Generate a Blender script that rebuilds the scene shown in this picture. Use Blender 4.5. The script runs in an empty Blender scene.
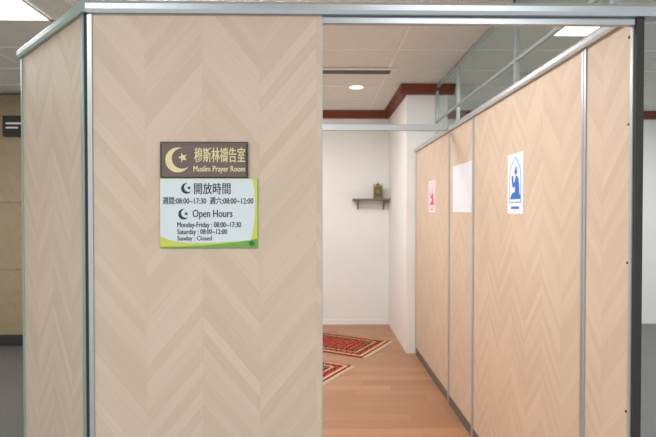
import bpy, bmesh, math, random
from mathutils import Vector, Matrix
random.seed(4)
sc = bpy.context.scene
try:
    sc.view_settings.view_transform = 'Standard'
except Exception:
    pass

# ------------------------------------------------------------ materials
def s2l(c):
    return tuple((v/255/12.92 if v/255 <= 0.04045 else ((v/255+0.055)/1.055)**2.4) for v in c) + (1.0,)

class NT:
    def __init__(s, name):
        s.m = bpy.data.materials.new(name); s.m.use_nodes = True
        s.t = s.m.node_tree; s.b = s.t.nodes['Principled BSDF']
    def n(s, typ, **kw):
        nd = s.t.nodes.new(typ)
        for k, v in kw.items(): setattr(nd, k, v)
        return nd
    def lk(s, a, b): s.t.links.new(a, b)
    def math(s, op, a, b=None, c=None):
        nd = s.n('ShaderNodeMath', operation=op)
        for i, v in enumerate((a, b, c)):
            if v is None: continue
            if isinstance(v, (int, float)): nd.inputs[i].default_value = v
            else: s.lk(v, nd.inputs[i])
        return nd.outputs[0]
    def mix(s, f, a, b, blend='MIX'):
        nd = s.n('ShaderNodeMix', data_type='RGBA', blend_type=blend)
        for i, v in ((0, f), (6, a), (7, b)):
            if isinstance(v, (int, float, tuple)): nd.inputs[i].default_value = v
            else: s.lk(v, nd.inputs[i])
        return nd.outputs[2]
    def comb(s, x, y, z):
        nd = s.n('ShaderNodeCombineXYZ')
        for i, v in enumerate((x, y, z)):
            if isinstance(v, (int, float)): nd.inputs[i].default_value = v
            else: s.lk(v, nd.inputs[i])
        return nd.outputs[0]
    def xyz(s, kind='Object'):
        tc = s.n('ShaderNodeTexCoord'); sp = s.n('ShaderNodeSeparateXYZ')
        s.lk(tc.outputs[kind], sp.inputs[0]); return sp.outputs
    def noise(s, vec, scale, detail=3, rough=.5):
        nd = s.n('ShaderNodeTexNoise'); nd.inputs['Scale'].default_value = scale
        nd.inputs['Detail'].default_value = detail; nd.inputs['Roughness'].default_value = rough
        if vec is not None: s.lk(vec, nd.inputs['Vector'])
        else:
            tc = s.n('ShaderNodeTexCoord'); s.lk(tc.outputs['Object'], nd.inputs['Vector'])
        return nd.outputs[0]
    def white(s, vec):
        nd = s.n('ShaderNodeTexWhiteNoise', noise_dimensions='3D'); s.lk(vec, nd.inputs['Vector'])
        return nd.outputs['Value']

def plain(name, col, rough=.5, metal=0, var=.04, scale=30, emit=0, spec=.5):
    k = NT(name)
    f = k.noise(None, scale)
    a = s2l(tuple(max(0, c*(1-var)) for c in col)); b = s2l(tuple(min(255, c*(1+var)) for c in col))
    k.lk(k.mix(f, a, b), k.b.inputs['Base Color'])
    k.b.inputs['Roughness'].default_value = rough; k.b.inputs['Metallic'].default_value = metal
    k.b.inputs['Specular IOR Level'].default_value = spec
    if emit:
        k.b.inputs['Emission Color'].default_value = s2l(col); k.b.inputs['Emission Strength'].default_value = emit
    return k.m

def chevron(name, dark, light, cw=.19, pw=.05, slope=1.2):
    k = NT(name); x, y, z = k.xyz()
    xx = k.math('ADD', x, 20*cw)
    ping = k.math('PINGPONG', xx, cw)
    v = k.math('ADD', z, k.math('MULTIPLY', ping, slope))
    col = k.math('FLOOR', k.math('DIVIDE', xx, cw))
    pl = k.math('FLOOR', k.math('DIVIDE', v, pw))
    r = k.white(k.comb(col, pl, 3.3))
    fine = k.noise(k.comb(k.math('MULTIPLY', x, 6), k.math('MULTIPLY', v, 85), k.math('MULTIPLY', k.math('ADD', col, r), 7.1)), 1, 4, .6)
    f = k.math('ADD', k.math('MULTIPLY', r, .42), k.math('MULTIPLY', fine, .6))
    c = k.mix(f, s2l(dark), s2l(light))
    fr = k.math('FRACT', k.math('DIVIDE', v, pw))
    ln = k.math('LESS_THAN', fr, .03)
    fx = k.math('FRACT', k.math('DIVIDE', xx, cw))
    lx = k.math('LESS_THAN', fx, .008)
    lines = k.math('MULTIPLY', k.math('MAXIMUM', ln, lx), .16)
    c = k.mix(lines, c, s2l(tuple(a*.84 for a in dark)))
    k.lk(c, k.b.inputs['Base Color'])
    k.b.inputs['Roughness'].default_value = .5
    k.b.inputs['Specular IOR Level'].default_value = .3
    return k.m

def plankfloor(name):
    k = NT(name); x, y, z = k.xyz()
    row = k.math('FLOOR', k.math('DIVIDE', y, .13))
    rr = k.white(k.comb(row, 1.0, 2.0))
    xs = k.math('DIVIDE', k.math('ADD', x, k.math('MULTIPLY', rr, 1.2)), 1.2)
    seg = k.math('FLOOR', xs)
    r = k.white(k.comb(row, seg, 5.0))
    g = k.noise(k.comb(k.math('MULTIPLY', x, 2.5), k.math('MULTIPLY', y, 45), k.math('MULTIPLY', r, 9)), 1, 4, .6)
    f = k.math('ADD', k.math('MULTIPLY', r, .45), k.math('MULTIPLY', g, .55))
    c = k.mix(f, s2l((142, 100, 72)), s2l((186, 140, 106)))
    l1 = k.math('LESS_THAN', k.math('FRACT', k.math('DIVIDE', y, .13)), .03)
    l2 = k.math('LESS_THAN', k.math('FRACT', xs), .004)
    c = k.mix(k.math('MULTIPLY', k.math('MAXIMUM', l1, l2), .4), c, s2l((100, 60, 38)))
    k.lk(c, k.b.inputs['Base Color']); k.b.inputs['Roughness'].default_value = .38
    return k.m

def granite(name, a, b, rough=.35, scale=60):
    k = NT(name)
    f = k.noise(None, scale, 5, .7); f2 = k.noise(None, 2, 3)
    c = k.mix(f, s2l(a), s2l(b)); c = k.mix(k.math('MULTIPLY', f2, .3), c, s2l(tuple(v*.8 for v in a)))
    k.lk(c, k.b.inputs['Base Color']); k.b.inputs['Roughness'].default_value = rough
    return k.m

def rugmat(name):
    k = NT(name); x, y, z = k.xyz()
    ex = k.math('SUBTRACT', .60, k.math('ABSOLUTE', x)); ey = k.math('SUBTRACT', .40, k.math('ABSOLUTE', y))
    e = k.math('MINIMUM', ex, ey)
    cr = k.n('ShaderNodeValToRGB'); cr.color_ramp.interpolation = 'CONSTANT'
    st = [(0, (130, 24, 28)), (.03, (206, 174, 138)), (.075, (128, 18, 26)), (.20, (200, 168, 130)), (.24, (54, 22, 34)), (.30, (140, 18, 26)), (.46, (150, 24, 30))]
    els = cr.color_ramp.elements
    els[0].position = 0; els[0].color = s2l(st[0][1]); els[1].position = st[1][0]; els[1].color = s2l(st[1][1])
    for p, c in st[2:]:
        el = els.new(p); el.color = s2l(c)
    k.lk(k.math('MULTIPLY', e, 1.6), cr.inputs[0])
    vo = k.n('ShaderNodeTexVoronoi'); vo.inputs['Scale'].default_value = 15; vo.inputs['Randomness'].default_value = .25
    tc = k.n('ShaderNodeTexCoord'); k.lk(tc.outputs['Object'], vo.inputs['Vector'])
    m1 = k.math('LESS_THAN', vo.outputs['Distance'], .32)
    m2 = k.math('LESS_THAN', vo.outputs['Distance'], .20)
    inner = k.math('GREATER_THAN', e, .05)
    c = k.mix(k.math('MULTIPLY', k.math('MULTIPLY', m1, .75), inner), cr.outputs[0], s2l((206, 160, 120)))
    c = k.mix(k.math('MULTIPLY', m2, inner), c, s2l((70, 22, 36)))
    k.lk(c, k.b.inputs['Base Color']); k.b.inputs['Roughness'].default_value = .95
    k.b.inputs['Specular IOR Level'].default_value = .1
    return k.m

M = {}
M['chev'] = chevron('chevron_laminate', (196, 174, 152), (219, 200, 180))
M['alu'] = plain('aluminium', (182, 188, 192), .35, .45, .03)
M['alug'] = plain('aluminium_green', (164, 184, 176), .38, .4, .03)
M['gap'] = plain('dark_parts_and_shade', (48, 46, 44), .7)  # dark parts, and the painted shade on the right partition's near end
M['kick'] = plain('kick_grey', (112, 108, 104), .5, .3)
M['white'] = plain('white_paint', (237, 238, 237), .85, 0, .012, 3)
M['ceil'] = plain('ceiling_tile', (228, 229, 226), .9, 0, .03, 14)
M['tbar'] = plain('t_bar', (238, 238, 234), .6)
M['brown'] = plain('brown_moulding', (118, 56, 30), .45, 0, .12)
M['wood'] = plankfloor('laminate_floor')
M['gran'] = granite('granite_floor', (74, 74, 74), (124, 124, 122))
M['stone'] = granite('stone_cladding', (146, 126, 98), (178, 160, 132), .2, 12)
M['rug'] = rugmat('rug_pattern')
M['fringe'] = plain('fringe', (205, 188, 160), .9)
M['tube'] = plain('lamp_diffuser', (255, 254, 250), .5, 0, 0, 5, emit=3.0)
M['signb'] = plain('sign_brown', (108, 90, 84), .4)
M['signbd'] = plain('sign_frame_brown', (66, 52, 48), .4)
M['gold'] = plain('sign_gold', (226, 212, 162), .5)
M['signw'] = plain('sign_white', (214, 224, 228), .45, 0, .005)
M['signg'] = plain('sign_green', (112, 166, 72), .45)
M['signy'] = plain('sign_yellow', (200, 208, 84), .45)
M['signdg'] = plain('sign_dkgreen', (40, 110, 66), .45)
M['ink'] = plain('ink', (40, 42, 48), .6)
M['inkg'] = plain('ink_green', (20, 60, 58), .6)
M['paper'] = plain('paper', (226, 232, 240), .7, 0, .01)
M['paperp'] = plain('paper_pink', (232, 222, 228), .7, 0, .01)
M['blue'] = plain('print_blue', (36, 104, 196), .6)
M['lblue'] = plain('print_light_blue', (120, 172, 224), .6)
M['red'] = plain('print_red', (212, 96, 124), .6)
M['lred'] = plain('print_light_red', (226, 168, 184), .6)
M['shelf'] = plain('shelf_grey', (120, 110, 102), .5)
M['clockg'] = plain('clock_bronze', (144, 124, 78), .45, .2)
M['clockd'] = plain('clock_olive', (104, 98, 64), .45)
M['screw'] = plain('screw', (90, 86, 80), .4, .8)
k = NT('glass')
for nd in list(k.t.nodes):
    if nd.type == 'BSDF_PRINCIPLED': k.t.nodes.remove(nd)
out = [n for n in k.t.nodes if n.type == 'OUTPUT_MATERIAL'][0]
tr = k.n('ShaderNodeBsdfTransparent'); tr.inputs[0].default_value = (.94, .97, .95, 1)
gl = k.n('ShaderNodeBsdfGlossy'); gl.inputs['Roughness'].default_value = .05
mx = k.n('ShaderNodeMixShader'); mx.inputs[0].default_value = .1
k.lk(tr.outputs[0], mx.inputs[1]); k.lk(gl.outputs[0], mx.inputs[2]); k.lk(mx.outputs[0], out.inputs[0])
M['glass'] = k.m

# ------------------------------------------------------------ mesh helpers
def link(o, parent=None):
    sc.collection.objects.link(o)
    if parent is not None: o.parent = parent
    return o
def empty(name, loc=(0, 0, 0), rz=0):
    o = bpy.data.objects.new(name, None); o.empty_display_size = .1
    o.location = loc; o.rotation_euler = (0, 0, rz); return link(o)
def obj_from_bm(name, bm, mat, parent=None):
    me = bpy.data.meshes.new(name); bmesh.ops.recalc_face_normals(bm, faces=bm.faces)
    bm.to_mesh(me); bm.free()
    o = bpy.data.objects.new(name, me); me.materials.append(M[mat]); return link(o, parent)
def addbox(bm, x0, x1, y0, y1, z0, z1):
    vs = [bm.verts.new(p) for p in ((x0,y0,z0),(x1,y0,z0),(x1,y1,z0),(x0,y1,z0),(x0,y0,z1),(x1,y0,z1),(x1,y1,z1),(x0,y1,z1))]
    for f in ((0,3,2,1),(4,5,6,7),(0,1,5,4),(1,2,6,5),(2,3,7,6),(3,0,4,7)): bm.faces.new([vs[i] for i in f])
def box(name, x0, x1, y0, y1, z0, z1, mat, parent=None, bev=0):
    bm = bmesh.new(); addbox(bm, x0, x1, y0, y1, z0, z1)
    o = obj_from_bm(name, bm, mat, parent)
    if bev:
        m = o.modifiers.new('bevel', 'BEVEL'); m.width = bev; m.segments = 3
    return o
def boxes(name, lst, mat, parent=None):
    bm = bmesh.new()
    for b in lst: addbox(bm, *b)
    return obj_from_bm(name, bm, mat, parent)
def extr_x(name, prof, x0, x1, mat, parent=None):
    bm = bmesh.new()
    a = [bm.verts.new((x0, p[0], p[1])) for p in prof]; b = [bm.verts.new((x1, p[0], p[1])) for p in prof]
    n = len(prof)
    bm.faces.new(a); bm.faces.new(b[::-1])
    for i in range(n): bm.faces.new((a[i], a[(i+1) % n], b[(i+1) % n], b[i]))
    return obj_from_bm(name, bm, mat, parent)
def flat(name, pts, y, mat, parent, th=.0006):
    bm = bmesh.new()
    a = [bm.verts.new((p[0], y, p[1])) for p in pts]; b = [bm.verts.new((p[0], y+th, p[1])) for p in pts]
    n = len(pts)
    bm.faces.new(a); bm.faces.new(b[::-1])
    for i in range(n): bm.faces.new((a[i], a[(i+1) % n], b[(i+1) % n], b[i]))
    return obj_from_bm(name, bm, mat, parent)
def cyl(name, c, r, h, mat, parent=None, axis='z', r2=None, seg=32):
    bm = bmesh.new()
    bmesh.ops.create_cone(bm, cap_ends=True, segments=seg, radius1=r, radius2=r if r2 is None else r2, depth=h)
    if axis == 'y': bmesh.ops.rotate(bm, verts=bm.verts, matrix=Matrix.Rotation(math.pi/2, 3, 'X'))
    if axis == 'x': bmesh.ops.rotate(bm, verts=bm.verts, matrix=Matrix.Rotation(math.pi/2, 3, 'Y'))
    bmesh.ops.translate(bm, verts=bm.verts, vec=c)
    return obj_from_bm(name, bm, mat, parent)
def text(name, body, x0, x1, z0, z1, y, mat, parent, bold=.0):
    """bold (metres): stroke thickened by a second, slightly shifted copy of the glyph faces"""
    cu = bpy.data.curves.new(name+'_c', 'FONT'); cu.body = body; cu.size = 1; cu.extrude = 0; cu.resolution_u = 3
    t = bpy.data.objects.new(name+'_t', cu); sc.collection.objects.link(t)
    bpy.context.view_layer.update()
    me = bpy.data.meshes.new_from_object(t.evaluated_get(bpy.context.evaluated_depsgraph_get()))
    bpy.data.objects.remove(t)
    if not me.vertices: return
    xs = [v.co.x for v in me.vertices]; ys = [v.co.y for v in me.vertices]
    fx = (x1-x0)/(max(xs)-min(xs)); fz = (z1-z0)/(max(ys)-min(ys)); mx_, my_ = min(xs), min(ys)
    for v in me.vertices:
        v.co = ((v.co.x-mx_)*fx + x0, y, (v.co.y-my_)*fz + z0)
    if bold:
        bm = bmesh.new(); bm.from_mesh(me)
        dup = bmesh.ops.duplicate(bm, geom=bm.verts[:]+bm.edges[:]+bm.faces[:])
        nv = [g for g in dup['geom'] if isinstance(g, bmesh.types.BMVert)]
        bmesh.ops.translate(bm, verts=nv, vec=(bold, -.0001, bold*.4))
        bm.to_mesh(me); bm.free()
    me.materials.clear(); me.materials.append(M[mat])
    o = bpy.data.objects.new(name, me); return link(o, parent)
def crescent(cx, cz, r, k_=.42, rot=0):
    pts = []
    N = 28
    d = r*k_; r2 = r*.82
    ix = (r*r - r2*r2 + d*d)/(2*d); iz = math.sqrt(max(0, r*r-ix*ix))
    a0 = math.atan2(iz, ix); b0 = math.atan2(iz, ix-d)
    for i in range(N+1):
        a = a0 + (2*math.pi-2*a0)*i/N; pts.append((r*math.cos(a), r*math.sin(a)))
    for i in range(1, N):
        a = -b0 - (2*math.pi-2*b0)*i/N; pts.append((d+r2*math.cos(a), r2*math.sin(a)))
    c, s = math.cos(rot), math.sin(rot)
    return [(cx+p[0]*c-p[1]*s, cz+p[0]*s+p[1]*c) for p in pts]
def crescent_shape(name, cx, cz, r, k_, rot, y, mat, parent):
    pts = crescent(cx, cz, r, k_, rot)
    outer = pts[:29]; inner = [pts[0]] + pts[29:][::-1] + [pts[28]]
    bm = bmesh.new()
    n = 29
    A = [bm.verts.new((p[0], y, p[1])) for p in outer]; B = [A[0]] + [bm.verts.new((p[0], y, p[1])) for p in inner[1:-1]] + [A[-1]]
    for i in range(n-1):
        fv = []
        for v in (A[i], A[i+1], B[i+1], B[i]):
            if v not in fv: fv.append(v)
        bm.faces.new(fv)
    return obj_from_bm(name, bm, mat, parent)
def star(cx, cz, r, rot=0):
    return [(cx+(r if i % 2 == 0 else r*.42)*math.cos(rot+math.pi/2+i*math.pi/5), cz+(r if i % 2 == 0 else r*.42)*math.sin(rot+math.pi/2+i*math.pi/5)) for i in range(10)]

H = 2.275
RAIL = [(-.028,-.022),(.028,-.022),(.032,-.01),(.032,.008),(.022,.021),(.008,.027),(-.008,.027),(-.022,.021),(-.032,.008),(-.032,-.01)]
def panel(start, ang, length, posts=(1, 1), th=.03, rail='alu', post='alu', x_post=.017, ext=(0, 0), board='chev'):
    e = empty('partition_panel', (start[0], start[1], 0), ang)
    a = x_post if posts[0] else 0; b = length-(x_post if posts[1] else 0)
    box('board', a, b, 0, th, .08, H-.02, board, e)
    box('kick_rail', 0, length, -.004, th+.004, 0.006, .08, 'kick', e)
    if posts[0]:
        boxes('post_start', [(.002, a, -.006, th+.006, .006, H-.02)], post, e)
    if posts[1]:
        boxes('post_end', [(b, length-.002, -.006, th+.006, .006, H-.02)], post, e)
    extr_x('top_rail', [(p[0]+th/2, p[1]+H) for p in RAIL], -ext[0], length+ext[1], rail, e)
    return e

# ------------------------------------------------------------ room shell
YB = 7.0; CZ = 3.0
box('floor', -6.5, 6.5, -3, YB+.2, -.1, 0, 'gran')
box('wood_floor', -1.33, 1.07, 1.70, YB-.012, 0, .006, 'wood')
ceil = box('ceiling', -6.5, 6.5, -3, YB+.2, CZ, CZ+.1, 'ceil')
lst = []
y = -2.7
while y < YB:
    lst.append((-6.5, 6.5, y-.012, y+.012, CZ-.006, CZ+.001)); y += .64
x = -6.4
while x < 6.5:
    lst.append((x-.012, x+.012, -3, YB, CZ-.0062, CZ+.001)); x += 1.18
boxes('grid_bars', lst, 'tbar', ceil)
box('wall_back', -6.5, 6.5, YB, YB+.2, 0, CZ, 'white')
box('wall_left', -6.7, -6.5, -3, YB+.2, 0, CZ, 'white')
box('wall_right', 6.5, 6.7, -3, YB+.2, 0, CZ, 'white')
PX0, PX1, PY = .965, 1.42, 5.56
box('wall_pillar', PX0, PX1, PY, YB, 0, CZ, 'white')
CR = [(0, 0), (0, -.11), (-.018, -.11), (-.022, -.085), (-.045, -.055), (-.06, -.02), (-.075, -.012), (-.075, 0)]
def crown(name, x0, x1, yw):
    e = extr_x(name, [(yw+p[0], CZ-.001+p[1]) for p in CR], x0, x1, 'brown'); return e
crown('trim_1', -6.5, PX0-.0, YB)
crown('trim_2', PX0-.075, PX1+.075, PY)
crown('trim_3', PX1, 6.5, YB)
t = extr_x('trim_4', [(p[0], CZ-.001+p[1]) for p in CR], 0, YB-PY, 'brown')
t.rotation_euler = (0, 0, -math.pi/2); t.location = (PX0, YB, 0)
box('baseboard_back', -1.3, PX0-.01, YB-.012, YB-.001, .006, .07, 'white')

# ------------------------------------------------------------ partitions
FX0, FY = -.772, 1.68
f = panel((FX0, FY), 0, .778, posts=(1, 0), ext=(.0, 0))
boxes('post_gap', [(-.010, .003, -.001, .03, .006, H-.02)], 'gap', f)
boxes('post_cover', [(.778, .781, -.001, .031, .08, H-.02)], 'alu', f)
L45 = .705
ca = math.cos(math.pi/4)
lx, ly = FX0-.010-L45*ca, FY+L45*ca
a = panel((lx, ly), -math.pi/4, L45, posts=(1, 1), rail='alug', post='alug', ext=(.01, .02))
for i in range(3):
    ln = (YB-.03-ly-.03)/3
    panel((lx+.03, ly+.035+i*ln), math.pi/2, ln)
RX = 1.07; TR = .022
ys = [1.69, 2.01, 3.47, 4.12, PY-.01]
rp = []
for i in range(4):
    p = panel((RX+TR, ys[i]), math.pi/2, ys[i+1]-ys[i], posts=(1, 1), th=TR)
    rp.append(p)
boxes('end_cap_shade', [(-.012, .001, -.002, TR+.002, .006, H-.02)], 'gap', rp[0])  # shadow on the post's near end, put in as a dark strip
bm = bmesh.new()
for z in (.35, .9, 1.42, 1.9, 2.2):
    bmesh.ops.create_uvsphere(bm, u_segments=10, v_segments=6, radius=.0045, matrix=Matrix.Translation((.03, TR+.001, z)))
obj_from_bm('screws', bm, 'screw', rp[0])
h = empty('door_header_rail', (0, FY, 0))
extr_x('top_rail', [(p[0]+.015, p[1]+H) for p in RAIL], .0065, 1.16, 'alu', h)
box('lower_track', .010, RX-.004, .004, .026, H-.045, H-.024, 'alu', h)
tb = box('tie_beam', -1.23, RX-.002, 4.10, 4.14, H-.015, H+.035, 'alu', None, .004)

# ------------------------------------------------------------ glass screen behind right side
g = empty('glass_partition', (1.30, 0, 0))
post_y = [2.2, 3.30, 4.70, PY-.02]
boxes('frame', [(-.014, .014, yy-.014, yy+.014, 0, CZ-.01) for yy in post_y] +
      [(-.014, .014, 2.2, PY-.02, CZ-.04, CZ-.01), (-.012, .012, 2.2, PY-.02, 2.585, 2.605), (-.016, .016, 2.2, PY-.02, 0, .06)], 'alu', g)
box('pane', -.003, .003, 2.2, PY-.02, .06, CZ-.045, 'glass', g)

# ------------------------------------------------------------ signs on front panel
U = .00330
s = empty('room_name_sign', (-.530, FY, 1.830))
def lx_(u): return u*U
def lz_(v): return -v*U
box('frame', 0, lx_(88), -.012, -.0005, lz_(36), 0, 'signbd', s, .0015)
box('plate', lx_(2), lx_(86), -.0135, -.011, lz_(34.5), lz_(2.5), 'signb', s)
boxes('groove', [(lx_(.5), lx_(87.5), -.0145, -.0120, lz_(2.2), lz_(1.4)), (lx_(.5), lx_(87.5), -.0145, -.0120, lz_(35.2), lz_(34.4))], 'kick', s)
crescent_shape('crescent', lx_(18), lz_(18.5), 12.5*U, .36, .35, -.0142, 'gold', s)
flat('star', star(lx_(23), lz_(16), 5.0*U, .3), -.0142, 'gold', s)
text('title_cjk', '穆斯林禱告室', lx_(34.5), lx_(85), lz_(21), lz_(6), -.0142, 'gold', s, .0012)
text('title_en', 'Muslim Prayer Room', lx_(33.5), lx_(85), lz_(32), lz_(24.5), -.0142, 'gold', s, .0012)

o_ = empty('opening_hours_sign', (-.533, FY, 1.710))
box('board', 0, lx_(98.5), -.006, -.0005, lz_(70.5), lz_(.3), 'signg', o_)
flat('yellow_swoosh', [(lx_(98.2), lz_(.5)), (lx_(98.2), lz_(61))] + [(lx_(98.2-98*i/16), lz_(61+8.5*math.sin(i/16*math.pi/2)**.7)) for i in range(1, 17)] + [(lx_(.2), lz_(.5))], -.0068, 'signy', o_)
wp = [(lx_(.4), lz_(1))]
wp += [(lx_(93.5), lz_(1)), (lx_(95.2), lz_(12)), (lx_(96), lz_(26)), (lx_(95.5), lz_(42)), (lx_(93), lz_(58)), (lx_(91.5), lz_(63)), (lx_(78), lz_(64)), (lx_(55), lz_(65.5)), (lx_(30), lz_(65.8)), (lx_(12), lz_(63.5)), (lx_(.4), lz_(59))]
flat('white_field', wp, -.0076, 'signw', o_)
bz = -.0084
crescent_shape('crescent_1', lx_(27), lz_(10.5), 5.4*U, .4, .4, bz, 'inkg', o_); flat('star_1', star(lx_(29.5), lz_(10), 2.2*U), bz, 'inkg', o_)
text('hours_cjk', '開放時間', lx_(34.5), lx_(71), lz_(16.5), lz_(5), bz, 'ink', o_, .0009)
text('hours_line', '週間:08:00~17:30  週六:08:00~12:00', lx_(3), lx_(94), lz_(26.6), lz_(19.3), bz, 'ink', o_, .0008)
crescent_shape('crescent_2', lx_(24), lz_(36.5), 5.4*U, .4, .4, bz, 'inkg', o_); flat('star_2', star(lx_(26.5), lz_(36), 2.2*U), bz, 'inkg', o_)
text('open_hours', 'Open Hours', lx_(33), lx_(73), lz_(42), lz_(32), bz, 'ink', o_, .0009)
text('line_1', 'Monday-Friday : 08:00~17:30', lx_(17.5), lx_(81.5), lz_(51.5), lz_(44.5), bz, 'ink', o_, .0008)
text('line_2', 'Saturday : 08:00~12:00', lx_(17.5), lx_(67.5), lz_(58.3), lz_(51.7), bz, 'ink', o_, .0008)
text('line_3', 'Sunday : Closed', lx_(17.5), lx_(52), lz_(64.6), lz_(58.6), bz, 'ink', o_, .0008)
cyl('badge', (lx_(92.5), -.008, lz_(66)), 2.6*U, .0016, 'signdg', o_, 'y')

# ------------------------------------------------------------ posters on right wall
def wall_poster(name, ynear, yfar, z0, z1, paper):
    e = empty(name, (RX, yfar, z0), -math.pi/2)
    w = yfar-ynear; hgt = z1-z0
    box('sheet', 0, w, -.0025, -.0005, 0, hgt, paper, e)
    return e, w, hgt
def praying(e, w, h, body, accent, paper):
    def P(pts): return [(p[0]*w, p[1]*h) for p in pts]
    arch = [(.12, .18), (.12, .62), (.18, .76), (.34, .88), (.5, .95), (.66, .88), (.82, .76), (.88, .62), (.88, .18)]
    flat('arch', P(arch), -.0032, accent, e)
    flat('arch_inside', P([(.5+(x-.5)*.88, .5+(z-.5)*.94) for x, z in arch]), -.0037, paper, e)
    # kneeling figure in profile: folded legs, upright back, forearm raised towards the face
    flat('folded_legs', P([(.20, .24), (.82, .24), (.84, .29), (.76, .345), (.50, .36), (.34, .345), (.24, .30)]), -.0044, body, e)
    flat('torso', P([(.50, .33), (.77, .33), (.76, .46), (.72, .56), (.65, .62), (.57, .63), (.51, .57), (.50, .45)]), -.0045, body, e)
    flat('arm', P([(.60, .56), (.60, .49), (.42, .43), (.34, .45), (.28, .60), (.33, .65), (.38, .62), (.41, .51)]), -.0046, body, e)
    cx, cz, r = .55, .705, .062
    flat('head', [(cx*w + r*h*.85*math.cos(i*math.pi/12), cz*h + r*h*math.sin(i*math.pi/12)) for i in range(24)], -.0044, body, e)
    flat('cap', [(cx*w + .004 + r*h*.95*math.cos(i*math.pi/12), cz*h + .006 + r*h*math.sin(i*math.pi/12)) for i in range(13)], -.0050, accent, e)
    flat('caption', P([(.25, .08), (.75, .08), (.75, .12), (.25, .12)]), -.0032, body, e)
e, w, hh = wall_poster('prayer_poster', 2.61, 2.83, 1.585, 1.915, 'paper'); praying(e, w, hh, 'blue', 'lblue', 'paper')
e, w, hh = wall_poster('prayer_poster', 4.61, 4.90, 1.585, 1.89, 'paperp'); praying(e, w, hh, 'red', 'lred', 'paperp')
e, w, hh = wall_poster('notice_sheet', 3.50, 4.00, 1.59, 1.955, 'paper')
boxes('edge_strips', [(0, w, -.004, -.002, hh-.008, hh), (0, w, -.004, -.002, 0, .008), (0, .008, -.004, -.002, 0, hh), (w-.008, w, -.004, -.002, 0, hh)], 'tbar', e)

# ------------------------------------------------------------ shelf + clock
sh = empty('wall_shelf', (.72, YB, 1.77))
box('board', -.27, .27, -.2, -.001, -.022, 0, 'shelf', sh, .003)
for i, xx in enumerate((-.19, .17)):
    prof = [(-.001, -.022), (-.15, -.022), (-.15, -.032), (-.06, -.06), (-.02, -.13), (-.001, -.15)]
    extr_x('bracket_%d' % (i+1), prof, xx-.009, xx+.009, 'shelf', sh)
ck = empty('mosque_clock', (.80, YB-.10, 1.771))
box('base', -.060, .060, -.045, .045, 0, .025, 'clockg', ck, .004)
box('body', -.048, .048, -.035, .035, .025, .16, 'clockd', ck, .003)
cyl('dial', (0, -.037, .095), .030, .006, 'clockg', ck, 'y')
bm = bmesh.new(); bmesh.ops.create_uvsphere(bm, u_segments=20, v_segments=12, radius=.04)
bmesh.ops.scale(bm, verts=bm.verts, vec=(1, .8, 1.2)); bmesh.ops.translate(bm, verts=bm.verts, vec=(0, 0, .165))
obj_from_bm('dome', bm, 'clockg', ck)
cyl('finial', (0, 0, .225), .005, .04, 'clockg', ck, r2=.001)
for i, xx in enumerate((-.054, .054)):
    cyl('minaret_%d' % (i+1), (xx, 0, .10), .008, .16, 'clockg', ck)
    cyl('minaret_cap_%d' % (i+1), (xx, 0, .195), .009, .03, 'clockd', ck, r2=.001)

# ------------------------------------------------------------ rugs
def rug(cx, cy, ang):
    e = empty('prayer_rug', (cx, cy, .0065), ang)
    box('pile', -.60, .60, -.40, .40, 0, .009, 'rug', e, .003)
    l = []
    for sx in (-1, 1):
        for i in range(54):
            yy = -.392+i*.0148
            x0, x1 = sorted((sx*.60, sx*(.645+random.uniform(-.006, .006))))
            l.append((x0, x1, yy-.0045, yy+.0045, .0005, .004))
    boxes('fringe', l, 'fringe', e)
rug(.137, 6.04, math.radians(-30)); rug(-.40, 5.08, math.radians(-31))

# ------------------------------------------------------------ ceiling fittings
def downlight(x, y):
    e = empty('downlight_and_fill', (x, y, CZ))
    bm = bmesh.new()
    seg = 32; R = [(.095, -.001), (.095, -.008), (.075, -.010), (.072, -.003)]
    rings = [[bm.verts.new((r*math.cos(2*math.pi*i/seg), r*math.sin(2*math.pi*i/seg), z)) for i in range(seg)] for r, z in R]
    for a_, b_ in zip(rings, rings[1:]):
        for i in range(seg): bm.faces.new((a_[i], a_[(i+1) % seg], b_[(i+1) % seg], b_[i]))
    obj_from_bm('trim_ring', bm, 'tbar', e)
    cyl('lens', (0, 0, -.004), .073, .004, 'tube', e)
def troffer(x, y, w=1.14, d=.58, power=60, nm='ceiling_light_and_fill'):
    e = empty(nm, (x, y, CZ))
    box('lens', -w/2+.02, w/2-.02, -d/2+.02, d/2-.02, -.010, -.0065, 'tube', e)
    boxes('frame', [(-w/2, w/2, -d/2, -d/2+.02, -.014, -.0065), (-w/2, w/2, d/2-.02, d/2, -.014, -.0065), (-w/2, -w/2+.02, -d/2, d/2, -.014, -.0065), (w/2-.02, w/2, -d/2, d/2, -.014, -.0065)], 'tbar', e)
    if power:
        l = bpy.data.lights.new('lamp', 'AREA'); l.shape = 'RECTANGLE'; l.size = w-.05; l.size_y = d-.05; l.energy = power; l.color = (1, .995, .99)
        lo = bpy.data.objects.new('lamp', l); lo.location = (0, 0, -.02); link(lo, e)
downlight(.41, 5.65); downlight(-.7, 5.65)  # the one hidden behind the front panel is added for room light
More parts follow.
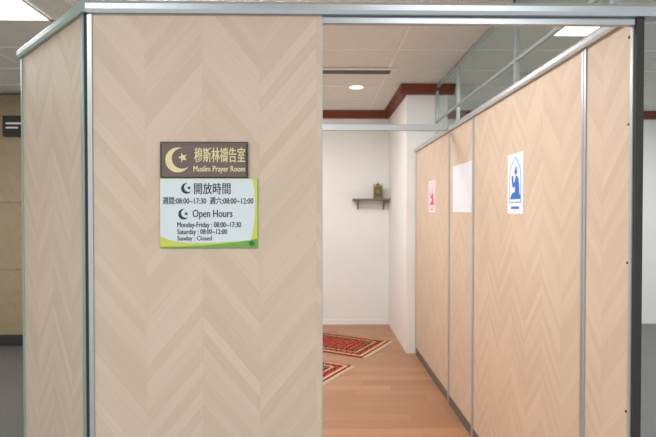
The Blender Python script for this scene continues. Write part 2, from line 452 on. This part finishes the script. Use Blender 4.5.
for (x, y, pw, w_) in ((-2.52, 3.42, 32, 1.14), (2.07, 3.68, 20, .56), (-.6, 2.55, 46, 1.14), (-.60, 5.0, 48, 1.14), (-1.6, -.4, 38, 1.14), (1.0, -.4, 38, 1.14), (3.6, -.4, 30, 1.14), (-4.2, .9, 30, 1.14), (3.2, 2.2, 42, 1.14), (-4.0, 4.0, 18, 1.14), (4.15, 5.0, 40, 1.14)):  # leading pair is in view; the rest are unseen, added for fill light
    troffer(x, y, w=w_, power=pw)
df = empty('ceiling_air_diffuser', (.25, 4.98, CZ))
boxes('slots', [(-.45, .45, -.06+i*.03, -.045+i*.03, -.02, -.0065) for i in range(5)], 'kick', df)
boxes('frame', [(-.47, .47, -.09, -.07, -.022, -.0065), (-.47, .47, .09, .11, -.022, -.0065)], 'tbar', df)

# ------------------------------------------------------------ corridor background
p = empty('stone_pillar', (-4.05, 6.4, 0))
box('shaft', -.65, .65, -.4, .4, .12, CZ-.02, 'stone', p, .01)
box('plinth', -.68, .68, -.43, .43, .001, .12, 'gap', p, .01)
boxes('joints', [(-.653, .653, -.403, .403, z, z+.008) for z in (.9, 1.7, 2.5)], 'shelf', p)
ds = empty('directional_sign', (-3.60, 5.97, 2.60))
box('plate', -.13, .13, -.02, 0, -.12, .12, 'gap', ds, .003)
boxes('lettering', [(-.09, .09, -.023, -.019, .02, .04), (-.09, .05, -.023, -.019, -.03, -.012)], 'white', ds)

# ------------------------------------------------------------ world + camera
w = bpy.data.worlds.new('World'); sc.world = w; w.use_nodes = True
bg = w.node_tree.nodes['Background']; bg.inputs[0].default_value = (.96, .985, 1, 1); bg.inputs[1].default_value = 1.15
cam = bpy.data.cameras.new('camera'); co = bpy.data.objects.new('camera', cam); link(co)
co.location = (0, 0, 1.6); co.rotation_euler = (math.radians(90-.86), 0, math.radians(-.92))
cam.sensor_width = 36; cam.lens = 27.44; cam.clip_start = .05
cam.dof.use_dof = True; cam.dof.focus_distance = 1.7; cam.dof.aperture_fstop = 5
sc.camera = co
